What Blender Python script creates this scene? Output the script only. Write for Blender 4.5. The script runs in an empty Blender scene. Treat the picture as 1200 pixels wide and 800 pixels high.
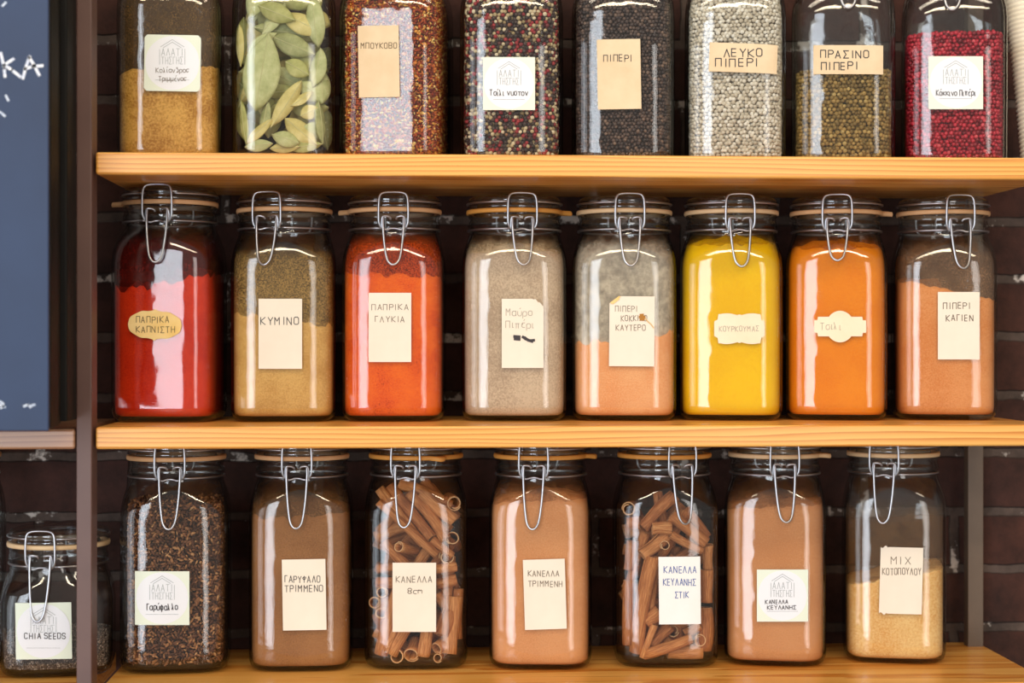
import bpy, math, random
import numpy as np
from mathutils import Vector, Matrix
R = math.radians
random.seed(7); RNG = np.random.default_rng(7)
S = bpy.context.scene
COL = S.collection

# ------------------------------------------------------------------ camera, light, exposure
D, F, YAW = 1.75, 2000.0, R(3.2)
cam = bpy.data.cameras.new('camera'); cam.sensor_width = 36; cam.lens = 36 * F / 1200
cam_o = bpy.data.objects.new('camera', cam); COL.objects.link(cam_o)
cam_o.location = (0, -D, 0); cam_o.rotation_euler = (R(90), 0, -YAW)
cam.dof.use_dof = True; cam.dof.focus_distance = D + 0.095; cam.dof.aperture_fstop = 3.2
S.camera = cam_o
S.view_settings.view_transform = 'Standard'; S.view_settings.look = 'None'
S.view_settings.exposure = -0.12; S.view_settings.gamma = 1.0
S.view_settings.use_curve_mapping = False
S.cycles.transparent_max_bounces = 32; S.cycles.max_bounces = 10
S.cycles.use_denoising = True

def lin(r, g, b):
    f = lambda c: (c / 255 / 12.92) if c <= 10 else ((c / 255 + .055) / 1.055) ** 2.4
    return (f(r), f(g), f(b), 1)

wd = bpy.data.worlds.new('room_light'); S.world = wd; wd.use_nodes = True
wd.node_tree.nodes['Background'].inputs[0].default_value = (0.95, 0.86, 0.78, 1)
wd.node_tree.nodes['Background'].inputs[1].default_value = 0.42

def area(name, loc, target, sx, sy, radiance, col):
    l = bpy.data.lights.new(name, 'AREA'); l.shape = 'RECTANGLE'; l.size = sx; l.size_y = sy
    l.energy = radiance * math.pi * sx * sy; l.color = col
    o = bpy.data.objects.new(name, l); COL.objects.link(o); o.location = loc
    o.rotation_euler = (Vector(target) - Vector(loc)).to_track_quat('-Z', 'Y').to_euler()
    return o
# the shop's glass front behind the camera, and its ceiling lamps
area('window_daylight', (-1.75, -4.3, 0.15), (-0.9, 0, 0.15), 1.35, 3.0, 8.0, (0.84, 0.91, 1.0))
area('door_daylight', (1.25, -4.4, 0.0), (0.5, 0, 0.0), 0.85, 2.7, 4.6, (1.0, 0.95, 0.90))
area('side_window', (-3.7, -2.3, 0.1), (0, 0.1, 0), 2.0, 2.6, 3.2, (0.84, 0.91, 1.0))
area('ceiling_strip', (0.2, -1.15, 1.35), (0.2, 0.05, -0.1), 2.2, 0.16, 15.0, (1.0, 0.86, 0.66))
area('ceiling_strip_far', (0.1, -2.75, 1.55), (0.1, 0.05, -0.1), 2.4, 0.12, 26.0, (1.0, 0.84, 0.60))

# ------------------------------------------------------------------ helpers
fw = Vector((math.sin(YAW), math.cos(YAW), 0)); rt = Vector((math.cos(YAW), -math.sin(YAW), 0)); up = Vector((0, 0, 1))
CAM = Vector((0, -D, 0))
def ray(px, py): return rt * ((px - 600) / F) + up * ((400 - py) / F) + fw
def P(px, py, Y):
    d = ray(px, py); return CAM + d * ((Y + D) / d.y)
def on_z(px, py, z):
    d = ray(px, py); return CAM + d * (z / d.z)

def mesh(name, v, f, mat, parent=None, smooth=True, loc=None):
    me = bpy.data.meshes.new(name)
    me.from_pydata([tuple(p) for p in v], [], [tuple(q) for q in f]); me.update()
    if smooth: me.polygons.foreach_set('use_smooth', [True] * len(me.polygons))
    me.materials.append(mat)
    o = bpy.data.objects.new(name, me); COL.objects.link(o)
    if parent: o.parent = parent
    if loc is not None: o.location = loc
    return o
def tag(o, label, cat, group=None, kind=None):
    o['label'] = label; o['category'] = cat
    if group: o['group'] = group
    if kind: o['kind'] = kind
    return o
def empty(name, loc, rz=0):
    o = bpy.data.objects.new(name, None); COL.objects.link(o); o.location = loc; o.rotation_euler = (0, 0, rz)
    o.empty_display_size = .02
    return o
def box_vf(x0, x1, y0, y1, z0, z1, b=0.0):
    if b <= 0:
        v = [(x0,y0,z0),(x1,y0,z0),(x1,y1,z0),(x0,y1,z0),(x0,y0,z1),(x1,y0,z1),(x1,y1,z1),(x0,y1,z1)]
        return v, [(0,3,2,1),(4,5,6,7),(0,1,5,4),(1,2,6,5),(2,3,7,6),(3,0,4,7)]
    import bmesh
    bm = bmesh.new(); v, f = box_vf(x0, x1, y0, y1, z0, z1)
    vs = [bm.verts.new(p) for p in v]
    for q in f: bm.faces.new([vs[i] for i in q])
    bmesh.ops.bevel(bm, geom=bm.edges[:], offset=b, segments=3, affect='EDGES', profile=.5)
    bm.verts.index_update()
    r = [tuple(x.co) for x in bm.verts], [tuple(x.index for x in fc.verts) for fc in bm.faces]; bm.free(); return r
def box(name, mat, x0, x1, y0, y1, z0, z1, b=0.0, parent=None):
    cx, cy = (x0 + x1) / 2, (y0 + y1) / 2
    v, f = box_vf(x0 - cx, x1 - cx, y0 - cy, y1 - cy, 0, z1 - z0, b)
    return mesh(name, v, f, mat, parent, smooth=False, loc=(cx, cy, z0))
def loft(rings, closed_start=True, closed_end=True):
    n = len(rings[0]); v = [p for r in rings for p in r]; f = []
    for i in range(len(rings) - 1):
        for j in range(n):
            k = (j + 1) % n
            f.append((i*n+j, i*n+k, (i+1)*n+k, (i+1)*n+j))
    if closed_start: f.append(tuple(range(n - 1, -1, -1)))
    if closed_end: f.append(tuple((len(rings)-1)*n + j for j in range(n)))
    return v, f
def tube(pts, r, seg=8, closed=False):
    pts = [Vector(p) for p in pts]; n = len(pts); rings = []; nrm = None
    for i, p in enumerate(pts):
        if closed: t = (pts[(i+1) % n] - pts[i-1]).normalized()
        else: t = (pts[min(i+1, n-1)] - pts[max(i-1, 0)]).normalized()
        if nrm is None:
            nrm = t.orthogonal().normalized()
        else:
            nrm = (nrm - t * nrm.dot(t)); nrm = nrm.normalized() if nrm.length > 1e-9 else t.orthogonal().normalized()
        b = t.cross(nrm)
        rings.append([p + (nrm * math.cos(2*math.pi*k/seg) + b * math.sin(2*math.pi*k/seg)) * r for k in range(seg)])
    if closed:
        v, f = loft(rings, False, False); m = len(rings) - 1
        # close with the best matching twist
        best = min(range(seg), key=lambda s: (rings[0][s] - rings[m][0]).length)
        for j in range(seg):
            k = (j + 1) % seg
            f.append((m*seg+j, m*seg+k, (best+k) % seg, (best+j) % seg))
        return v, f
    return loft(rings)
def smooth_path(pts, it=2):
    pts = [Vector(p) for p in pts]
    for _ in range(it):
        q = [pts[0]]
        for a, b in zip(pts, pts[1:]): q += [a.lerp(b, .25), a.lerp(b, .75)]
        q.append(pts[-1]); pts = q
    return pts
def join_vf(parts):
    V, Fc = [], []
    for v, f in parts:
        o = len(V); V += list(v); Fc += [tuple(i + o for i in q) for q in f]
    return V, Fc

# ------------------------------------------------------------------ materials
def newmat(name):
    m = bpy.data.materials.new(name); m.use_nodes = True
    nt = m.node_tree; return m, nt, nt.nodes['Principled BSDF'], nt.nodes['Material Output']
def nd(nt, t, **kw):
    n = nt.nodes.new(t)
    for k, v in kw.items(): setattr(n, k, v)
    return n
def ramp(nt, stops, fac=None, const=False):
    n = nt.nodes.new('ShaderNodeValToRGB'); e = n.color_ramp.elements
    if const: n.color_ramp.interpolation = 'CONSTANT'
    while len(e) < len(stops): e.new(.5)
    for i, (p, c) in enumerate(stops): e[i].position = p; e[i].color = c
    if fac is not None: nt.links.new(fac, n.inputs[0])
    return n
def noise(nt, scale, detail=4, rough=.6, vec=None, dist=0):
    n = nt.nodes.new('ShaderNodeTexNoise'); n.inputs['Scale'].default_value = scale
    n.inputs['Detail'].default_value = detail; n.inputs['Roughness'].default_value = rough
    n.inputs['Distortion'].default_value = dist
    if vec is not None: nt.links.new(vec, n.inputs['Vector'])
    return n
def math_n(nt, op, a, b=None):
    n = nt.nodes.new('ShaderNodeMath'); n.operation = op
    for i, x in enumerate((a, b)):
        if x is None: continue
        if isinstance(x, (int, float)): n.inputs[i].default_value = x
        else: nt.links.new(x, n.inputs[i])
    return n.outputs[0]
def objco(nt, scale=None):
    c = nt.nodes.new('ShaderNodeTexCoord')
    if scale is None: return c.outputs['Object']
    m = nt.nodes.new('ShaderNodeMapping'); m.inputs['Scale'].default_value = scale
    nt.links.new(c.outputs['Object'], m.inputs[0]); return m.outputs[0]
def bump(nt, h, strength, dist, bsdf):
    b = nt.nodes.new('ShaderNodeBump'); b.inputs['Strength'].default_value = strength; b.inputs['Distance'].default_value = dist
    nt.links.new(h, b.inputs['Height']); nt.links.new(b.outputs[0], bsdf.inputs['Normal'])
def flat(name, col, rough=.6, metal=0, spec=.5):
    m, nt, b, o = newmat(name)
    b.inputs['Base Color'].default_value = col; b.inputs['Roughness'].default_value = rough; b.inputs['Metallic'].default_value = metal
    b.inputs['Specular IOR Level'].default_value = spec
    return m
def mottled(name, c1, c2, scale, rough=.6, bstr=0, metal=0, coords=None, spec=.5, lo=.35, hi=.65):
    m, nt, b, o = newmat(name)
    n = noise(nt, scale, 5, .6, objco(nt, coords))
    r = ramp(nt, [(lo, c1), (hi, c2)], n.outputs[0]); nt.links.new(r.outputs[0], b.inputs['Base Color'])
    b.inputs['Roughness'].default_value = rough; b.inputs['Metallic'].default_value = metal; b.inputs['Specular IOR Level'].default_value = spec
    if bstr: bump(nt, n.outputs[0], bstr, .001, b)
    return m

def glass_mat(name, edge=(.42, .46, .45, 1), clear=(.965, .975, .972, 1), f0=.05, rough=.05):
    # clear jar glass: reflects by Fresnel, absorbs more where the wall is seen edge-on
    m, nt, b, out = newmat(name); nt.nodes.remove(b)
    g = nt.nodes.new('ShaderNodeNewGeometry')
    dp = nt.nodes.new('ShaderNodeVectorMath'); dp.operation = 'DOT_PRODUCT'
    nt.links.new(g.outputs['Normal'], dp.inputs[0]); nt.links.new(g.outputs['Incoming'], dp.inputs[1])
    wv = noise(nt, 26, 2, .5, objco(nt)); bp = nt.nodes.new('ShaderNodeBump'); bp.inputs['Strength'].default_value = .5; bp.inputs['Distance'].default_value = .0016
    nt.links.new(wv.outputs[0], bp.inputs['Height'])
    inv = math_n(nt, 'SUBTRACT', 1.0, math_n(nt, 'ABSOLUTE', dp.outputs['Value']))
    fr = math_n(nt, 'ADD', math_n(nt, 'MULTIPLY', math_n(nt, 'POWER', inv, 5.0), .9), f0)
    tint = nt.nodes.new('ShaderNodeMix'); tint.data_type = 'RGBA'
    nt.links.new(math_n(nt, 'POWER', inv, 3.0), tint.inputs['Factor'])
    tint.inputs['A'].default_value = clear; tint.inputs['B'].default_value = edge
    tr = nt.nodes.new('ShaderNodeBsdfTransparent'); nt.links.new(tint.outputs['Result'], tr.inputs[0])
    gl = nt.nodes.new('ShaderNodeBsdfGlossy'); gl.inputs['Roughness'].default_value = rough; nt.links.new(bp.outputs[0], gl.inputs['Normal'])
    mx = nt.nodes.new('ShaderNodeMixShader'); nt.links.new(fr, mx.inputs[0]); nt.links.new(tr.outputs[0], mx.inputs[1]); nt.links.new(gl.outputs[0], mx.inputs[2])
    nt.links.new(mx.outputs[0], out.inputs[0])
    return m
GLASS = glass_mat('jar_glass'); LIDGLASS = glass_mat('lid_glass', (.40, .43, .44, 1), (.93, .945, .95, 1), .12, .12)

def powder_mat(name, c1, c2, grain=900, patch=22, c3=None):
    m, nt, b, o = newmat(name); co = objco(nt)
    n1 = noise(nt, grain, 2, .7, co); n2 = noise(nt, patch, 4, .6, co)
    mixv = math_n(nt, 'ADD', math_n(nt, 'MULTIPLY', n1.outputs[0], .5), math_n(nt, 'MULTIPLY', n2.outputs[0], .5))
    st = [(.40, c1), (.58, c2)]
    if c3: st = [(.36, c3), (.42, c1), (.58, c2)]
    r = ramp(nt, st, mixv); nt.links.new(r.outputs[0], b.inputs['Base Color'])
    b.inputs['Roughness'].default_value = .92; b.inputs['Specular IOR Level'].default_value = .15
    bump(nt, mixv, .35, .0015, b)
    return m
def film_mat(name, c1, c2, lo, hi, scale=60, fine=700):
    # powder clinging to the inside of the glass
    m, nt, b, out = newmat(name); co = objco(nt)
    n1 = noise(nt, scale, 6, .7, co); n2 = noise(nt, fine, 2, .7, co)
    v = math_n(nt, 'ADD', math_n(nt, 'MULTIPLY', n1.outputs[0], .6), math_n(nt, 'MULTIPLY', n2.outputs[0], .4))
    a = ramp(nt, [(.32, (lo,)*3 + (1,)), (.62, (hi,)*3 + (1,))], v); m['alpha_node'] = a.name
    cr = ramp(nt, [(.38, c1), (.62, c2)], n2.outputs[0])
    nt.links.new(cr.outputs[0], b.inputs['Base Color']); b.inputs['Roughness'].default_value = .95; b.inputs['Specular IOR Level'].default_value = .1
    nt.links.new(a.outputs[0], b.inputs['Alpha'])
    return m
def island_mat(name, stops, rough=.55, spec=.4, mott=0):
    m, nt, b, o = newmat(name)
    g = nt.nodes.new('ShaderNodeNewGeometry')
    r = ramp(nt, stops, g.outputs['Random Per Island'])
    colr = r.outputs[0]
    if mott:
        n = noise(nt, 700, 3, .6, objco(nt)); mx = nt.nodes.new('ShaderNodeMix'); mx.data_type = 'RGBA'; mx.blend_type = 'MULTIPLY'
        mx.inputs['Factor'].default_value = mott; nt.links.new(colr, mx.inputs['A'])
        rr = ramp(nt, [(.35, (.35,.35,.35,1)), (.65, (1.1,1.1,1.1,1))], n.outputs[0]); nt.links.new(rr.outputs[0], mx.inputs['B']); colr = mx.outputs['Result']
        bump(nt, n.outputs[0], .4, .0006, b)
    nt.links.new(colr, b.inputs['Base Color']); b.inputs['Roughness'].default_value = rough; b.inputs['Specular IOR Level'].default_value = spec
    return m

def wood_mat(name, light, mid, dark, seed):
    m, nt, b, o = newmat(name)
    c = nt.nodes.new('ShaderNodeTexCoord'); mp = nt.nodes.new('ShaderNodeMapping')
    mp.inputs['Location'].default_value = (seed, seed * .37, seed * .61); mp.inputs['Scale'].default_value = (.55, 9, 9)
    nt.links.new(c.outputs['Object'], mp.inputs[0])
    wob = noise(nt, 2.2, 3, .5, mp.outputs[0])
    mp2 = nt.nodes.new('ShaderNodeMapping'); mp2.inputs['Scale'].default_value = (.35, 16, 52); mp2.inputs['Location'].default_value = (seed * 1.7, seed, 0)
    nt.links.new(c.outputs['Object'], mp2.inputs[0])
    add = nt.nodes.new('ShaderNodeVectorMath'); add.operation = 'MULTIPLY_ADD'
    nt.links.new(wob.outputs['Color'], add.inputs[0]); add.inputs[1].default_value = (.6, 1.2, 1.6); nt.links.new(mp2.outputs[0], add.inputs[2])
    w = nt.nodes.new('ShaderNodeTexWave'); w.wave_type = 'BANDS'; w.bands_direction = 'Z'; w.wave_profile = 'SAW'
    w.inputs['Scale'].default_value = 1.1; w.inputs['Distortion'].default_value = 1.6; w.inputs['Detail'].default_value = 2; w.inputs['Detail Scale'].default_value = .8
    nt.links.new(add.outputs[0], w.inputs['Vector'])
    fib = noise(nt, 1.0, 4, .6, objco(nt, (12, 500, 500)))
    v = math_n(nt, 'ADD', math_n(nt, 'MULTIPLY', w.outputs['Fac'], .8), math_n(nt, 'MULTIPLY', fib.outputs[0], .2))
    r = ramp(nt, [(.12, light), (.55, mid), (.86, dark), (.95, light)], v)
    nt.links.new(r.outputs[0], b.inputs['Base Color'])
    b.inputs['Roughness'].default_value = .38; b.inputs['Coat Weight'].default_value = .35; b.inputs['Coat Roughness'].default_value = .2
    bump(nt, v, .08, .0005, b)
    return m

WOOD = [wood_mat('pine_%d' % i, lin(244,184,96), lin(236,166,76), lin(206,126,42), 3.1 + 2.7 * i) for i in range(3)]
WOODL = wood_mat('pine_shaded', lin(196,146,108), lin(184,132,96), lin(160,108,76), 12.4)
STEEL = flat('steel_wire', (.52, .53, .56, 1), .33, 1.0)
POSTM = mottled('brown_painted_steel', lin(92,66,60), lin(104,76,68), 9, .45, .05)
POSTB = mottled('grey_brown_steel', lin(96,80,66), lin(112,94,78), 9, .5, .05)
RUB = [mottled('rubber_tan', lin(212,162,112), lin(226,180,132), 40, .55), mottled('rubber_pale', lin(222,186,138), lin(232,200,156), 40, .55), mottled('rubber_orange', lin(214,146,62), lin(224,160,78), 40, .5)]
PAPER = mottled('cream_paper', lin(233,221,202), lin(241,230,212), 14, .75, .03)
KRAFT = mottled('kraft_paper', lin(218,192,154), lin(228,205,170), 26, .75, .05)
PLAQUE = mottled('ivory_plaque_paper', lin(236,216,182), lin(242,226,196), 20, .7)
AGED = mottled('aged_yellow_paper', lin(232,190,104), lin(244,214,150), 18, .7)
MINT = flat('pale_green_print', lin(226,234,216), .6); WHITE = flat('white_paper', lin(232,234,238), .6)
INK = flat('dark_ink', lin(58,53,56), .7); PENCIL = flat('grey_pencil', lin(120,106,92), .8); BLUEINK = flat('blue_ink', lin(84,104,164), .7)
GREYINK = flat('grey_print', lin(166,172,174), .7); BROWNINK = flat('brown_ink', lin(78,58,36), .7); FADED = flat('faded_pencil', lin(172,162,146), .8)
STAIN = flat('brown_stain', lin(172,118,48), .8)

# ------------------------------------------------------------------ the setting: brick wall
def brick_wall():
    m, nt, b, out = newmat('old_brick'); 
    c = nt.nodes.new('ShaderNodeTexCoord')
    sp = nt.nodes.new('ShaderNodeSeparateXYZ'); nt.links.new(c.outputs['Object'], sp.inputs[0])
    cb = nt.nodes.new('ShaderNodeCombineXYZ'); nt.links.new(sp.outputs[0], cb.inputs[0]); nt.links.new(sp.outputs[2], cb.inputs[1])
    wob = noise(nt, 14, 4, .6, cb.outputs[0])
    ad = nt.nodes.new('ShaderNodeVectorMath'); ad.operation = 'MULTIPLY_ADD'; nt.links.new(wob.outputs['Color'], ad.inputs[0])
    ad.inputs[1].default_value = (.012, .012, 0); nt.links.new(cb.outputs[0], ad.inputs[2])
    br = nt.nodes.new('ShaderNodeTexBrick'); nt.links.new(ad.outputs[0], br.inputs['Vector'])
    br.inputs['Scale'].default_value = 1; br.inputs['Brick Width'].default_value = .215; br.inputs['Row Height'].default_value = .069
    br.inputs['Mortar Size'].default_value = .0065; br.inputs['Mortar Smooth'].default_value = .35; br.inputs['Bias'].default_value = -.2
    br.inputs['Color1'].default_value = lin(76,43,33); br.inputs['Color2'].default_value = lin(68,40,34)
    br.inputs['Mortar'].default_value = lin(96,80,72)
    n = noise(nt, 24, 6, .7, c.outputs['Object'])
    rr = ramp(nt, [(.3, (.35,.35,.35,1)), (.7, (1.15,1.15,1.15,1))], n.outputs[0])
    mx = nt.nodes.new('ShaderNodeMix'); mx.data_type = 'RGBA'; mx.blend_type = 'MULTIPLY'; mx.inputs['Factor'].default_value = 1
    nt.links.new(br.outputs[0], mx.inputs['A']); nt.links.new(rr.outputs[0], mx.inputs['B'])
    # flakes of pale lime left in the joints
    n2 = noise(nt, 34, 4, .65, c.outputs['Object'])
    fl = math_n(nt, 'MULTIPLY', br.outputs['Fac'], ramp(nt, [(.57, (0,0,0,1)), (.63, (1,1,1,1))], n2.outputs[0]).outputs[0])
    m2 = nt.nodes.new('ShaderNodeMix'); m2.data_type = 'RGBA'; nt.links.new(fl, m2.inputs['Factor'])
    nt.links.new(mx.outputs['Result'], m2.inputs['A']); m2.inputs['B'].default_value = lin(214,204,196)
    nt.links.new(m2.outputs['Result'], b.inputs['Base Color']); b.inputs['Roughness'].default_value = .9
    h = math_n(nt, 'SUBTRACT', math_n(nt, 'MULTIPLY', n.outputs[0], .5), br.outputs['Fac'])
    bump(nt, h, .9, .006, b)
    o = box('wall_back', m, -2.2, 2.2, .250, .40, -1.3, 1.4); o['kind'] = 'structure'
    return o
brick_wall()

# ------------------------------------------------------------------ shelving
Z_TOP = P(600, 181, 0).z; Z_TOPB = P(600, 207, 0).z
Z_MID = P(600, 499, 0).z; Z_MIDB = P(600, 524.5, 0).z
Z_BOT = P(633, 787, .085).z
XL = P(112, 300, 0).x
XR = on_z(1155, 757, Z_BOT).x
SD = .240
tag(box('shelf_board', WOOD[0], XL, XR, 0, SD, Z_TOPB, Z_TOP, .0025), 'upper pine shelf board under the jars of peppercorns and bay leaves', 'shelf', 'pine shelf boards')
tag(box('shelf_board', WOOD[1], XL, XR, 0, SD, Z_MIDB, Z_MID, .0025), 'middle pine shelf board under the row of bright ground spices', 'shelf', 'pine shelf boards')
tag(box('shelf_board', WOOD[2], XL, XR, 0, SD, Z_BOT - .0235, Z_BOT, .0025), 'lowest pine shelf board under the jars of cinnamon and cloves', 'shelf', 'pine shelf boards')
PX0, PX1 = P(89.5, 300, -.004).x, P(107.5, 300, -.004).x
XB = P(88, 510, 0).x
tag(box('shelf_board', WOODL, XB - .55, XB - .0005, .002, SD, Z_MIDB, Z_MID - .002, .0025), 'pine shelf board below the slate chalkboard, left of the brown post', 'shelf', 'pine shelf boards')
tag(box('shelf_board', WOOD[2], XB - .55, XB - .0005, .002, SD, Z_BOT - .0235, Z_BOT, .0025), 'pine shelf board under the short jar of chia seeds', 'shelf', 'pine shelf boards')
def post(px0, px1, y0, y1, mat, label):
    t = empty('shelf_post', ((px0+px1)/2, (y0+y1)/2, -1.2)); tag(t, label, 'post', 'steel shelf posts')
    w, d = (px1-px0)/2, (y1-y0)/2
    v, f = box_vf(-w, w, -d, d, .004, 2.4, .0012); mesh('upright', v, f, mat, t, False)
    v, f = box_vf(-w-.012, w+.012, -d-.004, d+.004, 0, .004); mesh('foot_plate', v, f, mat, t, False)
    return t
post(PX0, PX1, -.004, .026, POSTM, 'brown square steel shelf post in front of the short chia jar')
bl, br_ = on_z(1134.5, 757.5, Z_BOT), on_z(1153, 757.5, Z_BOT)
post(bl.x, min(br_.x, XR - .001), bl.y, bl.y + .016, POSTB, 'grey-brown steel post at the back beside the brick wall')

# ------------------------------------------------------------------ chalkboard
def stroke_vf(polys, wid, place):
    V, Fc = [], []
    for pl in polys:
        q = [Vector((a, b)) for a, b in pl]
        for a, b in zip(q, q[1:]):
            d = b - a
            if d.length < 1e-6: continue
            d.normalize(); s = Vector((-d.y, d.x)) * wid / 2; e = d * wid * .3
            o = len(V)
            for c in (a - e + s, a - e - s, b + e - s, b + e + s): V.append(place(c.x, c.y))
            Fc.append((o, o+1, o+2, o+3))
    return V, Fc
def chalkboard():
    yf, yb = -.118, -.006
    slate = mottled('slate_paint', lin(24,44,76), lin(34,56,92), 5, .55, .03, lo=.3, hi=.7)
    blk = mottled('black_moulding', lin(12,11,11), lin(22,20,18), 12, .6, spec=.2)
    wear = flat('worn_edge', lin(120,100,84), .7)
    x1 = P(57, 300, yf).x; z0 = P(40, 505, yf).z
    t = empty('chalkboard', (x1 - .2, (yf + yb) / 2, z0)); tag(t, 'slate blue chalkboard with white chalk letters and black stepped side', 'chalkboard')
    ox, oy = t.location.x, t.location.y
    def pb(n, m, xa, xb, ya, yb_, za, zb, b=.001):
        v, f = box_vf(xa - ox, xb - ox, ya - oy, yb_ - oy, za, zb, b); return mesh(n, v, f, m, t, False)
    L = x1 - .42
    pb('writing_panel', slate, L, x1, yf, yf + .004, 0, .62, .0012)
    pb('panel_edge', wear, L, x1 - .0004, yf + .004, yf + .0052, .0004, .62, 0)
    pb('side_moulding', blk, L, x1 + .0008, yf + .0052, yf + .040, .002, .62, .0015)
    pb('side_moulding', blk, L, x1 - .002, yf + .040, yf + .066, .004, .62, .0015)
    pb('side_moulding', blk, L, x1 + .0040, yf + .066, yb, .006, .62, .002)
    chalk = mottled('chalk', lin(196,204,222), lin(250,250,252), 260, .95)
    pl = lambda x, y: (lambda p: (p.x - ox, yf - .0004 - oy, p.z - z0))(P(x, y, yf))
    KA = [[(1,62),(5,80),(6,90)], [(16,69),(4,77)], [(5,76),(14,82),(24,90)], [(27,92),(30,80),(35,66)], [(34,67),(40,76),(46,88)], [(29,81),(38,78),(50,77)]]
    v, f = stroke_vf(KA, 3.3, pl); o = mesh('chalk_lettering', v, f, chalk, t, False); o['label'] = 'white chalk letters KA'
    sm = [[(7,112),(10,118)], [(0,131),(6,136)], [(3,7),(7,3)], [(0,474),(6,477)], [(1,478),(5,475)], [(28,476),(33,474),(36,477)], [(37,475),(41,474)], [(0,470),(4,473)]]
    thin = mottled('thin_chalk', lin(150,168,196), lin(220,226,236), 300, .95)
    for q in ([sm[0], ], [sm[1]], [sm[2]], [sm[3], sm[4], sm[7]], [sm[5]], [sm[6]]):
        v, f = stroke_vf(q, 2.6, pl); mesh('chalk_smudge', v, f, thin, t, False)
chalkboard()

# ------------------------------------------------------------------ handwriting
G = {}
def _g(s):
    for ln in s.strip().split('\n'):
        k, w, rest = ln.split(' ', 2)
        cv = {'a': -1, 'b': -2, 'c': -3}
        polys = []
        for p in rest.split():
            c = [cv.get(ch, int(ch) if ch.isdigit() else 0) for ch in p]
            polys.append([(c[i], c[i+1]) for i in range(0, len(c) - 1, 2)])
        for ch in k: G[ch] = (float(w), polys)
_g('''
ΑA 4 002640 1232
ΒB 4 00063645443303 3342413000
Γ 3.2 000636
Δ 4 00264000
ΕE 3.4 36060030 0333
ΗH 4 0006 4046 0343
ΙI 2 1610
ΚK 4 0006 4603 0340
Λ 4 002640
ΜM 4.6 0006234640
ΝN 4 00064046
ΟO 4 103041453616050110
Π 4 0006 0646 4640
ΡP 3.6 00063645443303
Σ 4 4606230040
ΤT 4 0646 2620
Υ 4 0623 462320
Φ 4 2026 13334445351504 0413
ΧX 4 0046 0640
C 4 4536160501103041
S 4 4536160504133342413010 1001
D 4 00063645413000
8 3.4 13040516364544331302011030413233
ο 3.4 103041433414030110
ό 3.4 103041433414030110 2637
α 3.6 443414030110304144 4140
ά 3.6 443414030110304144 4140 2637
ι 1.2 040010
ί 1.2 040010 0617
π 3.8 0444 1014 3034
ρ 3.4 0b031434434130100 1
ν 3.4 042044
υ 3.4 0401103041 4144
ύ 3.4 0401103041 4144 2637
λ 3.6 0620 130 0 1300
κ 3.4 0004 4402 0240
σ 4 4414030110304143 34
ς 3.2 44140301203110
τ 3.4 0444 2420
ε 3 34140313 1302011030
έ 3 34140313 1302011030 2637
μ 3.8 0b04 0110304144 4440
γ 3.4 042044 2010 102a
δ 3.4 36161534434130100 10314
φ 4 2b25 103041433414030110
χ 3.4 0440 0044
η 3.4 0004 03143443 434a
c 3 4414030110304 0
m 4.6 0004 0314232 0 23344340
''')
def text_polys(txt, x0, y, h, width, tilt=0, jit=.38):
    # x0: left px, y: baseline px, h: capital height px; strokes in pixels
    adv = 0; items = []
    for ch in txt:
        if ch == ' ': adv += 3.2; continue
        w, ps = G.get(ch, G['Ο']); items.append((adv, ps)); adv += w + 2.1
    sx = width / max(adv - 2.1, 1); sy = h / 6
    out = []
    for a, ps in items:
        jx, jy = random.uniform(-jit, jit), random.uniform(-jit, jit)
        for p in ps:
            out.append([(x0 + (a + q[0] + jx) * sx, y - (q[1] + jy) * sy - (a + q[0]) * sx * math.tan(tilt)) for q in p])
    return out

# ------------------------------------------------------------------ clip-top jars
TALL = [(.0000,.0460,4.0),(.0012,.0512,4.4),(.0050,.0550,4.8),(.0110,.0568,5),(.0160,.0570,5),(.090,.0572,5),(.1660,.0570,5),(.1760,.0564,4.7),(.1850,.0550,4.1),
        (.1930,.0530,3.3),(.1990,.0513,2.6),(.2030,.0500,2.1),(.2070,.0494,2),(.2105,.0494,2),(.2130,.0506,2),(.2155,.0512,2),(.2175,.0506,2),(.2190,.0496,2),(.2230,.0496,2),(.2250,.0510,2),(.2270,.0512,2)]
SHORT = [(.0000,.0460,4.0),(.0012,.0512,4.4),(.0050,.0550,4.8),(.0110,.0568,5),(.0160,.0570,5),(.075,.0570,5),(.0840,.0562,4.7),(.0930,.0546,4.1),
        (.1000,.0526,3.3),(.1060,.0508,2.6),(.1110,.0497,2.1),(.1150,.0492,2),(.1185,.0492,2),(.1210,.0504,2),(.1235,.0510,2),(.1255,.0504,2),(.1270,.0496,2),(.1310,.0496,2),(.1330,.0510,2),(.1350,.0512,2)]
NSEG = 96
def ring(a, n, z, seg=NSEG):
    out = []
    for k in range(seg):
        p = 2 * math.pi * (k + .5) / seg; c, s = math.cos(p), math.sin(p)
        r = a / (abs(c) ** n + abs(s) ** n) ** (1 / n)
        out.append((r * c, r * s, z))
    return out
def circ(r, z, seg=NSEG): return ring(r, 2, z, seg)
def hfac(d, n=5):
    q = n / (n - 1); return (abs(math.cos(d)) ** q + abs(math.sin(d)) ** q) ** (1 / q)

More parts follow.
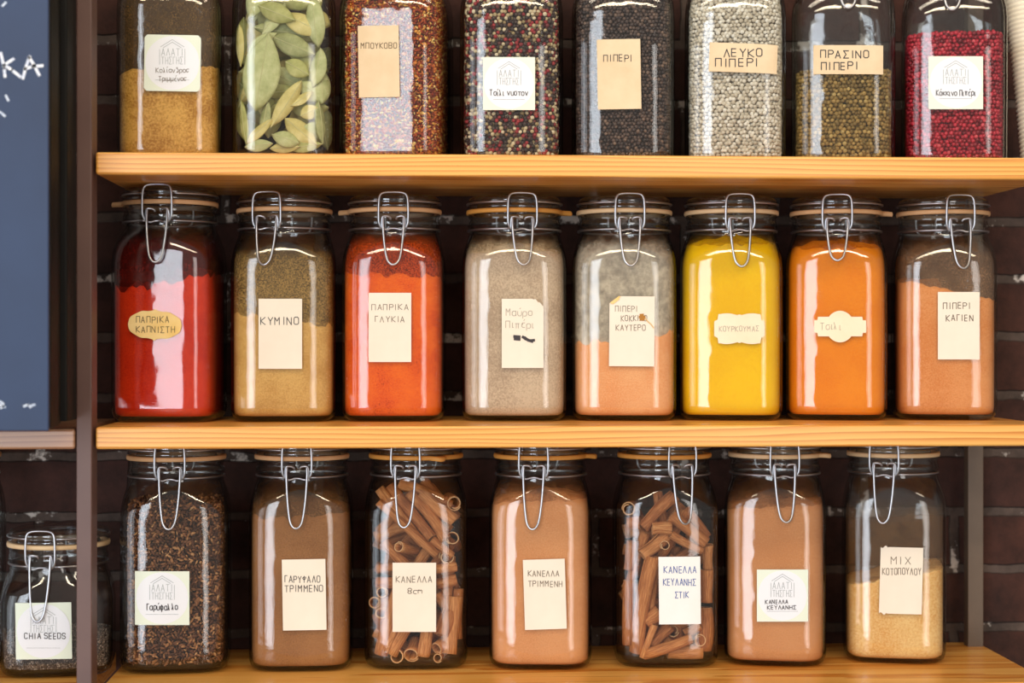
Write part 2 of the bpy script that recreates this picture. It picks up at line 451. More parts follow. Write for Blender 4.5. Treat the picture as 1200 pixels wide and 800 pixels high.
class Jar:
    def prof(self, z):
        p = self.rows
        if z <= p[0][0]: return p[0][1:]
        for (z0, a0, n0), (z1, a1, n1) in zip(p, p[1:]):
            if z <= z1:
                t = (z - z0) / (z1 - z0); return a0 + (a1 - a0) * t, n0 + (n1 - n0) * t
        return p[-1][1:]
    def local(self, px, py):
        d = ray(px, py); t = (self.a - (CAM - self.c).dot(self.n)) / d.dot(self.n)
        p = CAM + d * t; return (p - self.c).dot(self.t), p.z - self.z0
    def surf(self, u, z, off):
        a, n = self.prof(z); k = min(abs(u / a), .985)
        return (u, -a * (1 - k ** n) ** (1 / n) - off, z)
    def place(self, off):
        return lambda x, y: self.surf(*self.local(x, y), off)
    def zpx(self, px, py): return self.local(px, py)[1]

def make_jar(label, x0, x1, zshelf, Yf, delta, latch, lever, rub=0, tab=None, short=False, hs=1.0, group='clip-top jars'):
    J = Jar(); cx = (x0 + x1) / 2
    al = math.atan((cx - (600 - F * math.tan(YAW))) / F)
    J.th = -al + R(delta); depth = (Yf + .035 + D) / math.cos(al) * 1.0
    pl, pr = P(x0, 400, Yf + .035), P(x1, 400, Yf + .035)
    J.a = (pr - pl).length * math.cos(al) / 2 / hfac(R(delta)); s = J.a / .057
    J.rows = [(z * hs, a * s, n) for z, a, n in (SHORT if short else TALL)]
    mid = P(cx, 400, Yf + J.a)
    J.c = Vector((mid.x, mid.y, 0)); J.z0 = zshelf + .0003
    J.n = Vector((math.sin(J.th), -math.cos(J.th), 0)); J.t = Vector((math.cos(J.th), math.sin(J.th), 0))
    t = empty('glass_jar', (J.c.x, J.c.y, J.z0), J.th); J.root = t
    tag(t, label, 'jar', group)
    H = J.rows[-1][0]; off = (.135 if short else .227) * hs - H
    outer = [ring(a, n, z) for z, a, n in J.rows]
    w = .0028
    inner = [ring(a - w, n, max(z, .006)) for z, a, n in reversed(J.rows) if z > .004]
    v, f = loft(outer + inner); mesh('jar_body', v, f, GLASS, t)
    # lid with its stepped rim and the plug that sits in the mouth
    LZ = .0016
    lr = [(.0015,.0445),(.0030,.0505),(.0050,.0516),(.0068,.0510),(.0080,.0500),(.0095,.0500),(.0110,.0508),(.0135,.0506),(.0160,.0490),(.0176,.0462),(.0182,.042),(.0172,.036),(.0168,.020),(.0168,.002)]
    under = [(.0120,.002),(.0120,.030),(.0100,.040),(-.002,.0440),(-.002,.0446)]
    rings = [circ(r * s, H + z + LZ) for z, r in lr] + [circ(r * s, H + z + LZ) for z, r in under]
    v, f = loft(rings + [rings[0]], False, False); mesh('lid', v, f, LIDGLASS, t)
    # rubber seal, its pull tab sticking out
    seg = 96; rg = []
    tw = None if tab is None else R(tab)
    for k in range(seg):
        p = 2 * math.pi * k / seg; e = 0; dz = 0
        if tw is not None:
            dd = (p - tw + math.pi) % (2 * math.pi) - math.pi
            if abs(dd) < .16: e = .0105 * (1 - (abs(dd) / .16) ** 4); dz = -.0012 * (1 - abs(dd) / .16)
        ro, ri = .0529 * s + e, .0455 * s; c_, s_ = math.cos(p), math.sin(p); z = H + .0002
        rg.append([(ri*c_, ri*s_, z), (ro*c_*.99, ro*s_*.99, z - .0002 + dz), (ro*c_, ro*s_, z + .0022 + dz), (ro*c_*.99, ro*s_*.99, z + .0044 + dz), (ri*c_, ri*s_, z + .0042)])
    v, f = loft(rg + [rg[0]], False, False); mesh('rubber_seal', v, f, RUB[rub], t)
    # wires; latch angle from where the latch stands in the picture
    off_l = P(latch, 400, Yf + .01); rel = (off_l - Vector((P(cx, 400, Yf + .01).x, off_l.y, 0)))
    ph = math.asin(max(-.9, min(.9, rel.x / (.0535 * s)))) + (al * -1)     # angle from -y in world
    A0 = ph - J.th
    def at(u, r, z):                                                       # u: tangential, r: outward, z above rim
        cA, sA = math.cos(A0), math.sin(A0)
        return Vector((u * cA + r * sA, u * sA - r * cA, H + z))
    rw = .00115
    def arc(u0, r, z, n=40):
        a0 = math.asin(u0 / r); pts = []
        for k in range(n + 1):
            q = a0 + (2 * math.pi - 2 * a0) * k / n
            pts.append(at(r * math.sin(q), r * math.cos(q), z))
        return pts
    rl = .0518 * s; rn = .0506 * s
    v, f = tube(arc(.0155, rl, .0114), rw); mesh('lid_wire', v, f, STEEL, t)
    v, f = tube(arc(.0135, rn, -.0180), rw); mesh('neck_wire', v, f, STEEL, t)
    # front frame: an arch over the lid rim with two legs down to the lever
    fr = [(-.0135,.0535,-.0175), (-.0158,.0548,-.013), (-.0160,.0552,-.004), (-.0158,.0552,.008), (-.0150,.0548,.0165), (-.0115,.0540,.0200), (0,.0535,.0206),
          (.0115,.0540,.0200), (.0150,.0548,.0165), (.0158,.0552,.008), (.0160,.0552,-.004), (.0158,.0548,-.013), (.0135,.0535,-.0175)]
    v, f = tube(smooth_path([at(u, r * s, z) for u, r, z in fr]), .0012); lf = mesh('latch_frame', v, f, STEEL, t)
    cross = smooth_path([at(u, r * s, z) for u, r, z in [(-.0125,.0530,-.0185),(-.0125,.0540,-.0080),(-.0105,.0545,-.0050),(-.004,.0535,-.0060),(-.0030,.0515,-.0085)]])
    cross2 = smooth_path([at(-u, r * s, z) for u, r, z in [(-.0125,.0530,-.0185),(-.0125,.0540,-.0080),(-.0105,.0545,-.0050),(-.004,.0535,-.0060),(-.0030,.0515,-.0085)]])
    low = smooth_path([at(u, r * s, z) for u, r, z in [(-.0125,.0530,-.0185),(-.008,.0535,-.0205),(-.003,.0520,-.0185),(.003,.0520,-.0185),(.008,.0535,-.0205),(.0125,.0530,-.0185)]])
    v, f = join_vf([tube(cross, .0012), tube(cross2, .0012), tube(low, .0010)]); mesh('pivot_loops', v, f, STEEL, t)
    zb = J.zpx(latch, lever) - H
    lv = [(-.0108,.0545,-.0070), (-.0112,.0560,-.016), (-.0098,.0585,-.016 + (zb + .016) * .45), (-.0072,.0615,-.016 + (zb + .016) * .85), (-.0040,.0630,zb + .0012), (0,.0633,zb - .0008),
          (.0040,.0630,zb + .0012), (.0072,.0615,-.016 + (zb + .016) * .85), (.0098,.0585,-.016 + (zb + .016) * .45), (.0112,.0560,-.016), (.0108,.0545,-.0070)]
    v, f = tube(smooth_path([at(u, r * s, z) for u, r, z in lv]), .0013); mesh('latch_lever', v, f, STEEL, t)
    hg = smooth_path([at(u, -r * s, z) for u, r, z in [(-.012,.0510,.0098),(-.012,.0560,.004),(-.012,.0555,-.012),(-.008,.0525,-.0185),(.008,.0525,-.0185),(.012,.0555,-.012),(.012,.0560,.004),(.012,.0510,.0098)]])
    v, f = tube(hg, rw); mesh('rear_hinge', v, f, STEEL, t)
    return J

# ------------------------------------------------------------------ labels on jars
def prism(J, cols, off, thick):
    # cols: [(x, ytop, ybottom)] in picture px along the label
    V, Fc = [], []; pf, pb = J.place(off + thick), J.place(off)
    for x, yt, yb, xt, xb in cols:
        V += [pf(xt, yt), pf(xb, yb), pb(xb, yb), pb(xt, yt)]
    n = len(cols)
    for i in range(n - 1):
        a, b = 4*i, 4*(i+1)
        Fc += [(a, a+1, b+1, b), (a+1, a+2, b+2, b+1), (a+2, a+3, b+3, b+2), (a+3, a, b, b+3)]
    Fc += [(0, 3, 2, 1), (4*(n-1), 4*(n-1)+1, 4*(n-1)+2, 4*(n-1)+3)]
    return V, Fc
def cols_fn(x0, y0, x1, y1, top, bot, rot=0, n=24):
    cx, cy, w, h = (x0+x1)/2, (y0+y1)/2, x1-x0, y1-y0; c, s = math.cos(R(rot)), math.sin(R(rot)); out = []
    q = lambda u, v: (cx + u*c - v*s, cy + u*s + v*c)
    for i in range(n + 1):
        u = i / n; du = (u - .5) * w
        a, b = q(du, -h/2 + top(u) * h), q(du, h/2 - bot(u) * h)
        out.append((0, a[1], b[1], a[0], b[0]))
    return out
zero = lambda u: 0.0
def lettering(J, parent, lines, ink, wid=.95, name='handwriting', off=.0011):
    polys = []
    for ln in lines: polys += text_polys(*ln)
    v, f = stroke_vf(polys, wid * .86, J.place(off)); o = mesh(name, v, f, ink, parent, False); return o
def paper(J, x0, y0, x1, y1, mat, lines=(), ink=INK, rot=0, top=zero, bot=zero, wid=.95, n=24, desc=None):
    v, f = prism(J, cols_fn(x0, y0, x1, y1, top, bot, rot, n), .0004, .0004)
    o = mesh('paper_label', v, f, mat, J.root, False)
    if desc: o['label'] = desc
    if lines: lettering(J, o, lines, ink, wid)
    return o
def logo_label(J, x0, y0, x1, y1, lines, rot=0, ink=INK, wid=.8, chamfer=0):
    w, h = x1 - x0, y1 - y0; cx, cy = (x0+x1)/2, (y0+y1)/2
    ch = (lambda u: max(0, chamfer - min(u, 1-u)) ) if chamfer else zero
    o = paper(J, x0, y0, x1, y1, MINT, rot=rot, top=ch, bot=ch, n=40); o['label'] = 'square white shop label with pale green corners'
    el = lambda u: .5 - math.sqrt(max(0, .25 - (u - .5) ** 2))
    k = .02 * w
    v, f = prism(J, cols_fn(x0 + k, y0 + k, x1 - k, y1 - k, lambda u: el(u) * .97, lambda u: el(u) * .97, 0, 40), .0008, .00008)
    mesh('white_disc', v, f, WHITE, o, False)
    # house-shaped logo built from the shop's narrow letters
    lx, lw = cx - .19 * w, .38 * w; yt = y0 + .085 * h
    polys = [[(lx - .02*w, yt + .13*h), (cx, yt), (lx + lw + .02*w, yt + .13*h)], [(lx + .03*w, yt + .145*h), (cx, yt + .045*h), (lx + lw - .03*w, yt + .145*h)]]
    polys += text_polys('ΑΛΑΤΙ', lx, yt + .285*h, .125*h, lw, 0, .05) + text_polys('ΤΗΣΓΗΣ', lx, yt + .435*h, .125*h, lw, 0, .05)
    polys += [[(lx - .035*w, yt + .17*h), (lx - .035*w, yt + .44*h)], [(lx + lw + .035*w, yt + .17*h), (lx + lw + .035*w, yt + .44*h)]]
    v, f = stroke_vf(polys, .55, J.place(.0012)); mesh('logo', v, f, GREYINK, o, False)
    rl = [[(x0 + .2*w, y0 + .80*h), (x1 - .2*w, y0 + .80*h)]]
    v, f = stroke_vf(rl, .4, J.place(.0012)); mesh('ruled_line', v, f, GREYINK, o, False)
    if lines: lettering(J, o, lines, ink, wid, off=.0013)
    return o

# ------------------------------------------------------------------ what the jars hold
def fill(J, name, label, cat, mat, xa, ya, xb, yb, bumpy=.002, hollow=0.0, kind='stuff', inset=.0034):
    # powder with its surface level running from (xa,ya) to (xb,yb) in the picture
    ua, za = J.local(xa, ya); ub, zb = J.local(xb, yb)
    lev = lambda x: za + (zb - za) * max(-.2, min(1.2, (x - ua) / (ub - ua)))
    ph = random.uniform(0, 9)
    wob = lambda x, y: bumpy * (math.sin(x * 210 + ph) * .5 + math.sin(x * 480 + y * 300 + ph * 2) * .3 + math.sin(y * 260 + ph) * .4 + math.sin(x * 1100 + y * 700 + ph * 3) * .22 + math.sin(x * 1900 - y * 1300) * .13)
    N = 20; rings = []; a0, n0 = J.prof(.0065)
    base = ring(a0 - inset - .003, n0, .0062); rings.append(base)
    for i in range(N + 1):
        t = i / N; zz0 = .0095; r = []
        for (x, y, _), k in zip(ring(1, 5, 0), range(NSEG)):
            top = lev(x * J.a) + wob(x * J.a, y * J.a); z = zz0 + (top - zz0) * t
            a, n = J.prof(z); c = math.atan2(y, x); cc, ss = math.cos(c), math.sin(c)
            rr = (a - inset) / (abs(cc) ** n + abs(ss) ** n) ** (1 / n); r.append((rr * cc, rr * ss, z))
        rings.append(r)
    last = rings[-1]
    for q in (.85, .6, .35, .12):
        rings.append([(x * q, y * q, z + wob(x * q, y * q) - wob(x, y) - hollow * (1 - q)) for x, y, z in last])
    v, f = loft(rings); o = mesh(name, v, f, mat, None, True, J.root.location); o.rotation_euler = J.root.rotation_euler
    tag(o, label, cat, None, kind); J.top = lambda x, y: lev(x) + wob(x, y)
    return o
def film(J, mat, xa, ya, xb, yb, ytop, fade=.022, name='powder_film'):
    ua, za = J.local(xa, ya); ub, zb = J.local(xb, yb); zt = J.zpx((xa + xb) / 2, ytop)
    rings = []
    for i in range(13):
        t = i / 12; r = []
        for (x, y, _) in ring(1, 5, 0):
            lo = J.top(x * J.a, y * J.a) - .0006
            z = lo + (zt - lo) * t; a, n = J.prof(z); c = math.atan2(y, x); cc, ss = math.cos(c), math.sin(c)
            rr = (a - .0031) / (abs(cc) ** n + abs(ss) ** n) ** (1 / n); r.append((rr * cc, rr * ss, z))
        rings.append(r)
    # the coating thins out unevenly towards the neck
    nt = mat.node_tree; a = nt.nodes[mat['alpha_node']]; b = nt.nodes['Principled BSDF']
    sp = nt.nodes.new('ShaderNodeSeparateXYZ'); nt.links.new(objco(nt), sp.inputs[0])
    w = noise(nt, 45, 4, .6, objco(nt)); h = math_n(nt, 'ADD', sp.outputs[2], math_n(nt, 'MULTIPLY', w.outputs[0], .030))
    mr = nt.nodes.new('ShaderNodeMapRange'); mr.interpolation_type = 'SMOOTHSTEP'; nt.links.new(h, mr.inputs[0])
    mr.inputs[1].default_value = zt + .015 - fade; mr.inputs[2].default_value = zt + .013; mr.inputs[3].default_value = 1; mr.inputs[4].default_value = 0
    nt.links.new(math_n(nt, 'MULTIPLY', a.outputs[0], mr.outputs[0]), b.inputs['Alpha'])
    v, f = loft(rings, False, False); return mesh(name, v, f, mat, J.root)

def ico(sub):
    import bmesh
    bm = bmesh.new(); bmesh.ops.create_icosphere(bm, subdivisions=sub, radius=1)
    v = np.array([x.co[:] for x in bm.verts]); f = np.array([[q.index for q in fc.verts] for fc in bm.faces]); bm.free(); return v, f
ICO1, ICO2 = ico(1), ico(2)
def scatter(J, name, label, cat, mat, core, size, yl, shape=(1, 1, 1), var=.08, level2=2, layers=2, spread=1.0):
    # loose grains: hex-packed against the glass, jittered, with a dark core behind them
    u, zt = J.local((J.x0 + J.x1) / 2, yl); pts = []; d = size
    for L in range(layers):
        z = .0092 + d * .5 * max(1, shape[0] * .9) + L * d * .3; row = 0
        while z < zt + random.uniform(-.1, .1) * d:
            a, n = J.prof(z); rg = np.array(ring(a - .0036 - d * (.5 + 1.2 * var) * max(shape) - L * d * .8, n, z, 360))
            seg = np.linalg.norm(np.roll(rg, -1, 0) - rg, axis=1); cum = np.concatenate([[0], np.cumsum(seg)]); tot = cum[-1]
            m = max(6, int(tot / (d * .98 * spread)))
            s0 = (np.arange(m) + (row % 2) * .5 + RNG.uniform(-.22, .22, m)) * tot / m % tot
            rr = np.vstack([rg, rg[:1]])
            p = np.stack([np.interp(s0, cum, rr[:, i]) for i in range(3)], 1)
            p[:, 2] += RNG.uniform(-.22, .22, m) * d
            rad = 1 - RNG.uniform(0, .25, m)[:, None] * d / np.maximum(np.linalg.norm(p[:, :2], axis=1), 1e-6)[:, None]
            p[:, :2] *= rad; pts.append(p); z += d * .86 * spread; row += 1
    # a loose top surface
    a, n = J.prof(zt); g = np.arange(-a, a, d * .95); X, Y = np.meshgrid(g, g); X, Y = X.ravel(), Y.ravel()
    ok = (np.abs(X) ** n + np.abs(Y) ** n) < (a - .005 - d) ** n
    k = ok.sum(); pts.append(np.stack([X[ok] + RNG.uniform(-.3, .3, k) * d, Y[ok] + RNG.uniform(-.3, .3, k) * d, zt + RNG.uniform(-.3, .5, k) * d], 1))
    C = np.vstack(pts); m = len(C); bv, bf = ICO2 if level2 == 2 else ICO1
    sc = (d / 2) * (1 + np.clip(RNG.normal(0, var, m), -1.6 * var, var))[:, None] * np.array(shape)[None] * (1 + np.clip(RNG.normal(0, var, (m, 3)), -1.6 * var, var * .6))
    q = RNG.normal(size=(m, 4)); q /= np.linalg.norm(q, axis=1)[:, None]; w, x, y, z = q.T
    M = np.stack([1-2*(y*y+z*z), 2*(x*y-z*w), 2*(x*z+y*w), 2*(x*y+z*w), 1-2*(x*x+z*z), 2*(y*z-x*w), 2*(x*z-y*w), 2*(y*z+x*w), 1-2*(x*x+y*y)], 1).reshape(m, 3, 3)
    V = np.einsum('mij,mkj->mki', M, bv[None] * sc[:, None, :]) + C[:, None, :]
    Fc = bf[None] + (np.arange(m) * len(bv))[:, None, None]
    V = V.reshape(-1, 3); Fc = Fc.reshape(-1, 3)
    me = bpy.data.meshes.new(name); me.vertices.add(len(V)); me.vertices.foreach_set('co', V.ravel())
    me.loops.add(Fc.size); me.loops.foreach_set('vertex_index', Fc.ravel())
    me.polygons.add(len(Fc)); me.polygons.foreach_set('loop_start', np.arange(0, Fc.size, 3)); me.polygons.foreach_set('loop_total', np.full(len(Fc), 3))
    me.update(calc_edges=True); me.polygons.foreach_set('use_smooth', np.ones(len(Fc), bool)); me.materials.append(mat)
    o = bpy.data.objects.new(name, me); COL.objects.link(o); o.location = J.root.location; o.rotation_euler = J.root.rotation_euler
    tag(o, label, cat, None, 'stuff')
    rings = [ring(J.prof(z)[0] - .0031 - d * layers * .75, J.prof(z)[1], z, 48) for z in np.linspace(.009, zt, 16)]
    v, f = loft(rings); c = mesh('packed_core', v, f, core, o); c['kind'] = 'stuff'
    return o
def jar(*a, **k):
    J = make_jar(*a, **k); J.x0, J.x1 = a[1], a[2]; return J

# ------------------------------------------------------------------ upper row
ZT = Z_TOP; YF = .09; GT = 'clip-top jars on the upper shelf'; GM = 'clip-top jars on the middle shelf'; GB = 'clip-top jars on the lowest shelf'
J = jar('glass clip-top jar of golden brown ground spice beside the brown post, upper shelf', 137, 265, ZT, YF, -5, 205, -8, group=GT)
fill(J, 'ground_spice', 'golden brown coarse ground spice filling the jar beside the post on the upper shelf', 'ground spice', powder_mat('ground_gold', lin(172,116,40), lin(224,172,88), 420, 30), 140, 82, 262, 76)
film(J, film_mat('gold_film', lin(70,52,40), lin(128,98,58), .25, .85), 140, 82, 262, 76, -20)
logo_label(J, 169, 41, 235, 107, [('Κολίανδρος', 183, 85, 5.5, 38), ('Τριμμένος', 186, 95, 5.5, 32)], rot=1, ink=PENCIL, wid=.7, chamfer=.05)

JB = jar('glass clip-top jar packed with dried bay leaves, upper shelf', 272, 394, ZT, YF, 0, 330, -8, group=GT)

J = jar('glass clip-top jar of crushed chilli flakes with a tall beige label, upper shelf', 398, 533, ZT, YF, -10.5, 450, -8, group=GT)
scatter(J, 'chilli_flakes', 'crushed red and yellow chilli flakes filling the jar next to the bay leaves', 'chilli flakes',
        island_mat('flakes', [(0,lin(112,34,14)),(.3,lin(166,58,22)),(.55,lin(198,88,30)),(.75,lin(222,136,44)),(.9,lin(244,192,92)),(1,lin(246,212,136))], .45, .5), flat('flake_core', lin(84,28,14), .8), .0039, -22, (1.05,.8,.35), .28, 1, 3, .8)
paper(J, 420, 30, 468, 114, KRAFT, [('ΜΠΟΥΚΟΒΟ', 423, 57, 6.5, 42)], BROWNINK, -1, wid=.8)

J = jar('glass clip-top jar of mixed red, white and black peppercorns, upper shelf', 539, 660, ZT, YF, 0, 592, -4, group=GT)
scatter(J, 'peppercorns', 'mixed red, cream and black peppercorns filling their jar', 'peppercorns',
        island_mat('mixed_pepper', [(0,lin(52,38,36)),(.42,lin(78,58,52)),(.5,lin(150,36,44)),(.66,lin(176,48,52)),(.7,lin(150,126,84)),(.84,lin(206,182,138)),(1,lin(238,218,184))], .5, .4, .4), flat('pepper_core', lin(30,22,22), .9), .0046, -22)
logo_label(J, 566, 67, 627, 129, [('Τσίλι νυστον', 574, 112, 6.5, 44)], wid=.9)

J = jar('glass clip-top jar of black peppercorns with a tall beige label, upper shelf', 670, 792, ZT, YF, -2, 722, -6, group=GT)
scatter(J, 'peppercorns', 'black peppercorns filling the jar with the tall beige label', 'peppercorns',
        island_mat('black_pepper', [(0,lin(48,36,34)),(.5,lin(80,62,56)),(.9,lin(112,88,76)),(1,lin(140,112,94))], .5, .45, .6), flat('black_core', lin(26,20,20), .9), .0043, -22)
paper(J, 700, 46, 751, 128, KRAFT, [('ΠΙΠΕΡΙ', 707, 72, 7.5, 34)], INK, -1, wid=1.0)

J = jar('glass clip-top jar of white peppercorns with a kraft tape label, upper shelf', 802, 921, ZT, YF, 0, 862, -5, group=GT)
scatter(J, 'peppercorns', 'white peppercorns filling their jar to the top', 'peppercorns',
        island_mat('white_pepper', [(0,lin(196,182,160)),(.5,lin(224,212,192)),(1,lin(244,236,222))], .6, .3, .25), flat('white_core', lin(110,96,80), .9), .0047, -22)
paper(J, 831, 51, 911, 85, KRAFT, [('ΛΕΥΚΟ', 848, 66.5, 9, 45), ('ΠΙΠΕΡΙ', 838, 78, 9, 50)], INK, 2, wid=1.35, desc='kraft tape label with thick black hand lettering')

J = jar('glass clip-top jar of green-brown peppercorns with a kraft tape label, upper shelf', 927, 1049, ZT, YF, 0, 993, 10, group=GT)
scatter(J, 'peppercorns', 'olive green-brown peppercorns half filling their jar', 'peppercorns',
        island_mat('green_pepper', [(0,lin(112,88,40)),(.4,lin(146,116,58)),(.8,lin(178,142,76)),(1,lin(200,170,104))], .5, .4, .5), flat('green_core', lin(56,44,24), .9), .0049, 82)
paper(J, 953, 53, 1035, 87, KRAFT, [('ΠΡΑΣΙΝΟ', 962, 68, 8.5, 56), ('ΠΙΠΕΡΙ', 962, 81.5, 8.5, 43)], INK, 0, wid=1.35, desc='kraft tape label with thick black hand lettering')

J = jar('glass clip-top jar of pink-red peppercorns, upper shelf', 1054, 1180, ZT, YF, 2, 1116, 12, group=GT)
scatter(J, 'peppercorns', 'bright pink-red peppercorns filling their jar', 'peppercorns',
        island_mat('pink_pepper', [(0,lin(120,10,30)),(.5,lin(176,18,44)),(.9,lin(206,40,62)),(1,lin(222,84,92))], .35, .5, .25), flat('pink_core', lin(86,8,22), .9), .0049, 37)
logo_label(J, 1088, 66, 1152, 128, [('Κόκκινο Πιπέρι', 1097, 112, 6.5, 46)], wid=.9)

def hose():
    t0, t1 = P(1190, -60, .15), P(1223, 186, .13)
    pts = []
    base = Vector((t1.x, t1.y + .02, Z_TOP + .004)); top = Vector((t0.x - .012, t0.y + .03, t0.z + .12))
    mid = base.lerp(top, .5) + Vector((.010, 0, 0)); n = 360; rings = []; seg = 28; r0 = .017
    def bz(t): return base * (1-t)**2 + mid * 2*t*(1-t) + top * t*t
    for i in range(n + 1):
        t = i / n; p = bz(t); tg = (bz(min(t+.01, 1)) - bz(max(t-.01, 0))).normalized()
        a = tg.cross(Vector((0, 1, 0))).normalized(); b = tg.cross(a); r = r0 * (1 + .055 * math.sin(i * 2 * math.pi / 5))
        rings.append([p + a * math.cos(2*math.pi*k/seg) * r + b * math.sin(2*math.pi*k/seg) * r for k in range(seg)])
    v, f = loft(rings); o = empty('ribbed_hose', (base.x, base.y, Z_TOP))
    tag(o, 'cream ribbed hose leaning beside the jar of pink-red peppercorns', 'hose')
    v = [Vector(p) - o.location for p in v]
    mesh('corrugated_wall', v, f, mottled('cream_plastic', lin(226,212,186), lin(238,226,204), 30, .5), o)
    mesh('end_cuff', *tube([(0, 0, .0), (0, 0, .012)], .0185, 28), flat('cream_cuff', lin(220,206,180), .5), o)
hose()

# ------------------------------------------------------------------ middle row
ZM = Z_MID
J = jar('clip-top jar of deep red smoked paprika with a yellow oval label', 131, 268, ZM, .085, -13, 184.5, 307, rub=0, tab=190, hs=1.03, group=GM)
fill(J, 'ground_paprika', 'deep red smoked paprika powder in the jar with the oval label', 'ground spice', powder_mat('red_paprika', lin(192,34,10), lin(222,58,18), 800, 18), 134, 338, 262, 318, .005)
film(J, film_mat('red_film', lin(64,14,10), lin(120,24,14), .35, .95), 134, 338, 262, 318, 268)
oval = lambda u: .5 - .5 * max(0, 1 - abs(2*u - 1) ** 2.3) ** (1 / 2.3) * (.95 + .03 * math.cos(8 * math.pi * (u - .5))) - (.035 if abs(u - .5) < .02 else 0)
paper(J, 150, 363, 213, 398, AGED, [('ΠΑΠΡΙΚΑ', 160, 378, 7, 38), ('ΚΑΠΝΙΣΤΗ', 160, 389.5, 7, 45)], BROWNINK, 2.5, oval, oval, .8, 60, 'yellowed oval label with wavy edge')

J = jar('clip-top jar of ground cumin with a tall cream label', 271, 396, ZM, YF, -2, 313, 310, rub=0, tab=None, group=GM)
fill(J, 'ground_cumin', 'tan ground cumin in the jar with the tall cream label', 'ground spice', powder_mat('cumin', lin(200,148,76), lin(226,178,104), 600, 30), 274, 366, 393, 382, .005)
film(J, film_mat('cumin_film', lin(122,94,56), lin(188,148,84), .30, .92), 274, 366, 393, 382, 282)
paper(J, 303, 350, 354, 432, PAPER, [('ΚΥΜΙΝΟ', 306, 380, 8.5, 44)], INK, 0, wid=1.0)

J = jar('clip-top jar of orange-red sweet paprika with a tall cream label', 401, 524, ZM, YF, -3, 461, 310, rub=0, tab=178, group=GM)
fill(J, 'ground_paprika', 'orange-red sweet paprika powder between the cumin and the grey pepper', 'ground spice', powder_mat('sweet_paprika', lin(228,80,12), lin(246,112,24), 700, 26, lin(150,44,12)), 404, 318, 521, 322, .005)
film(J, film_mat('sweet_film', lin(140,40,14), lin(226,84,22), .45, .95), 404, 318, 521, 322, 268)
paper(J, 432, 343, 482, 424, PAPER, [('ΠΑΠΡΙΚΑ', 436, 363, 6.5, 42), ('ΓΛΥΚΙΑ', 440, 377, 6.5, 34)], PENCIL, 0, wid=.8)

J = jar('clip-top jar of grey-beige ground black pepper with a torn, smudged label', 541, 665, ZM, YF, -1, 612, 310, rub=2, tab=2, group=GM)
fill(J, 'ground_pepper', 'grey-beige ground black pepper filling its jar to the shoulder', 'ground spice', powder_mat('grey_pepper', lin(180,152,126), lin(220,192,162), 520, 12), 544, 296, 662, 294, .002, -.012)
film(J, film_mat('pepper_film', lin(204,174,134), lin(226,196,154), .3, .9), 544, 296, 662, 294, 272)
torn = lambda u: max(0, (u - .78) * .46) + (.012 * math.sin(u * 60) if u > .74 else 0)
o = paper(J, 588, 350, 637, 431, PAPER, [('Μαύρο', 593, 370, 8, 30), ('Πιπέρι', 593, 384, 8, 32)], FADED, 0, torn, zero, .85, 30, 'cream label with a torn upper corner and two black smudges')
v, f = stroke_vf([[(602.5,394),(609,394.5)], [(603,397),(609,397.5)], [(612.5,394.5),(616,397),(621,399),(626,398.5)], [(615,395.5),(619,398.5),(624,400)]], 3.2, J.place(.0012)); mesh('black_smudge', v, f, INK, o, False)

J = jar('clip-top jar of pale orange powder, half full, with a stained label', 670, 793, ZM, YF, 0, 738, 311, rub=1, tab=None, group=GM)
fill(J, 'ground_hot_pepper', 'pale orange hot pepper powder half filling the jar with the stained label', 'ground spice', powder_mat('peach_powder', lin(238,156,96), lin(248,182,126), 700, 16), 673, 402, 790, 388, .005)
film(J, film_mat('pale_film', lin(206,190,168), lin(226,208,182), .35, .80, 40, 120), 673, 402, 790, 388, 272)
fold = lambda u: max(0, (.24 - u) * .42)
o = paper(J, 714, 347, 767, 429, PAPER, [('ΠΙΠΕΡΙ', 721, 365, 6.5, 26), ('ΚΟΚΚΙΝΟ', 728, 376, 6.5, 30), ('ΚΑΥΤΕΡΟ', 722, 387, 6.5, 34)], PENCIL, .5, fold, zero, .75, 30, 'cream label with a folded corner and a brown stain')
v, f = stroke_vf([[(749.5,371.5),(755.5,371.5)], [(750.5,374),(754.5,374.2)], [(750.5,369.2),(753.5,369)]], 3.2, J.place(.0012)); mesh('stain', v, f, STAIN, o, False)
v, f = stroke_vf([[(756,373),(759,376.5),(763,380),(766,384)]], 1.3, J.place(.0012)); mesh('stain_streak', v, f, flat('pale_stain', lin(214,178,118), .8), o, False)
v, f = stroke_vf([[(716,355),(726,347.5)], [(718,355.5),(725,350)]], 2.0, J.place(.0016)); mesh('folded_corner', v, f, AGED, o, False)

J = jar('clip-top jar brimming with bright yellow turmeric', 796, 918, ZM, YF, -1, 867, 312, rub=1, tab=None, group=GM)
fill(J, 'ground_turmeric', 'bright yellow turmeric powder filling its jar', 'ground spice', powder_mat('turmeric', lin(246,186,0), lin(254,204,6), 700, 10), 799, 286, 915, 284, .002, -.010)
film(J, film_mat('turmeric_film', lin(190,140,10), lin(230,176,14), .2, .8), 799, 288, 915, 286, 268)
br1 = lambda u: (.16 if u < .075 or u > .925 else 0) + .08 * (1 - abs(math.sin(2 * math.pi * u))) * (1 if .1 < u < .9 else 0) + (.10 * max(0, .12 - min(u, 1 - u)) / .12) - (.04 if abs(u - .5) < .03 else 0)
paper(J, 837, 367, 896, 403, PLAQUE, [('ΚΟΥΡΚΟΥΜΑΣ', 843, 388, 6, 46)], FADED, 0, br1, br1, .75, 60, 'ivory plaque label with scalloped outline')

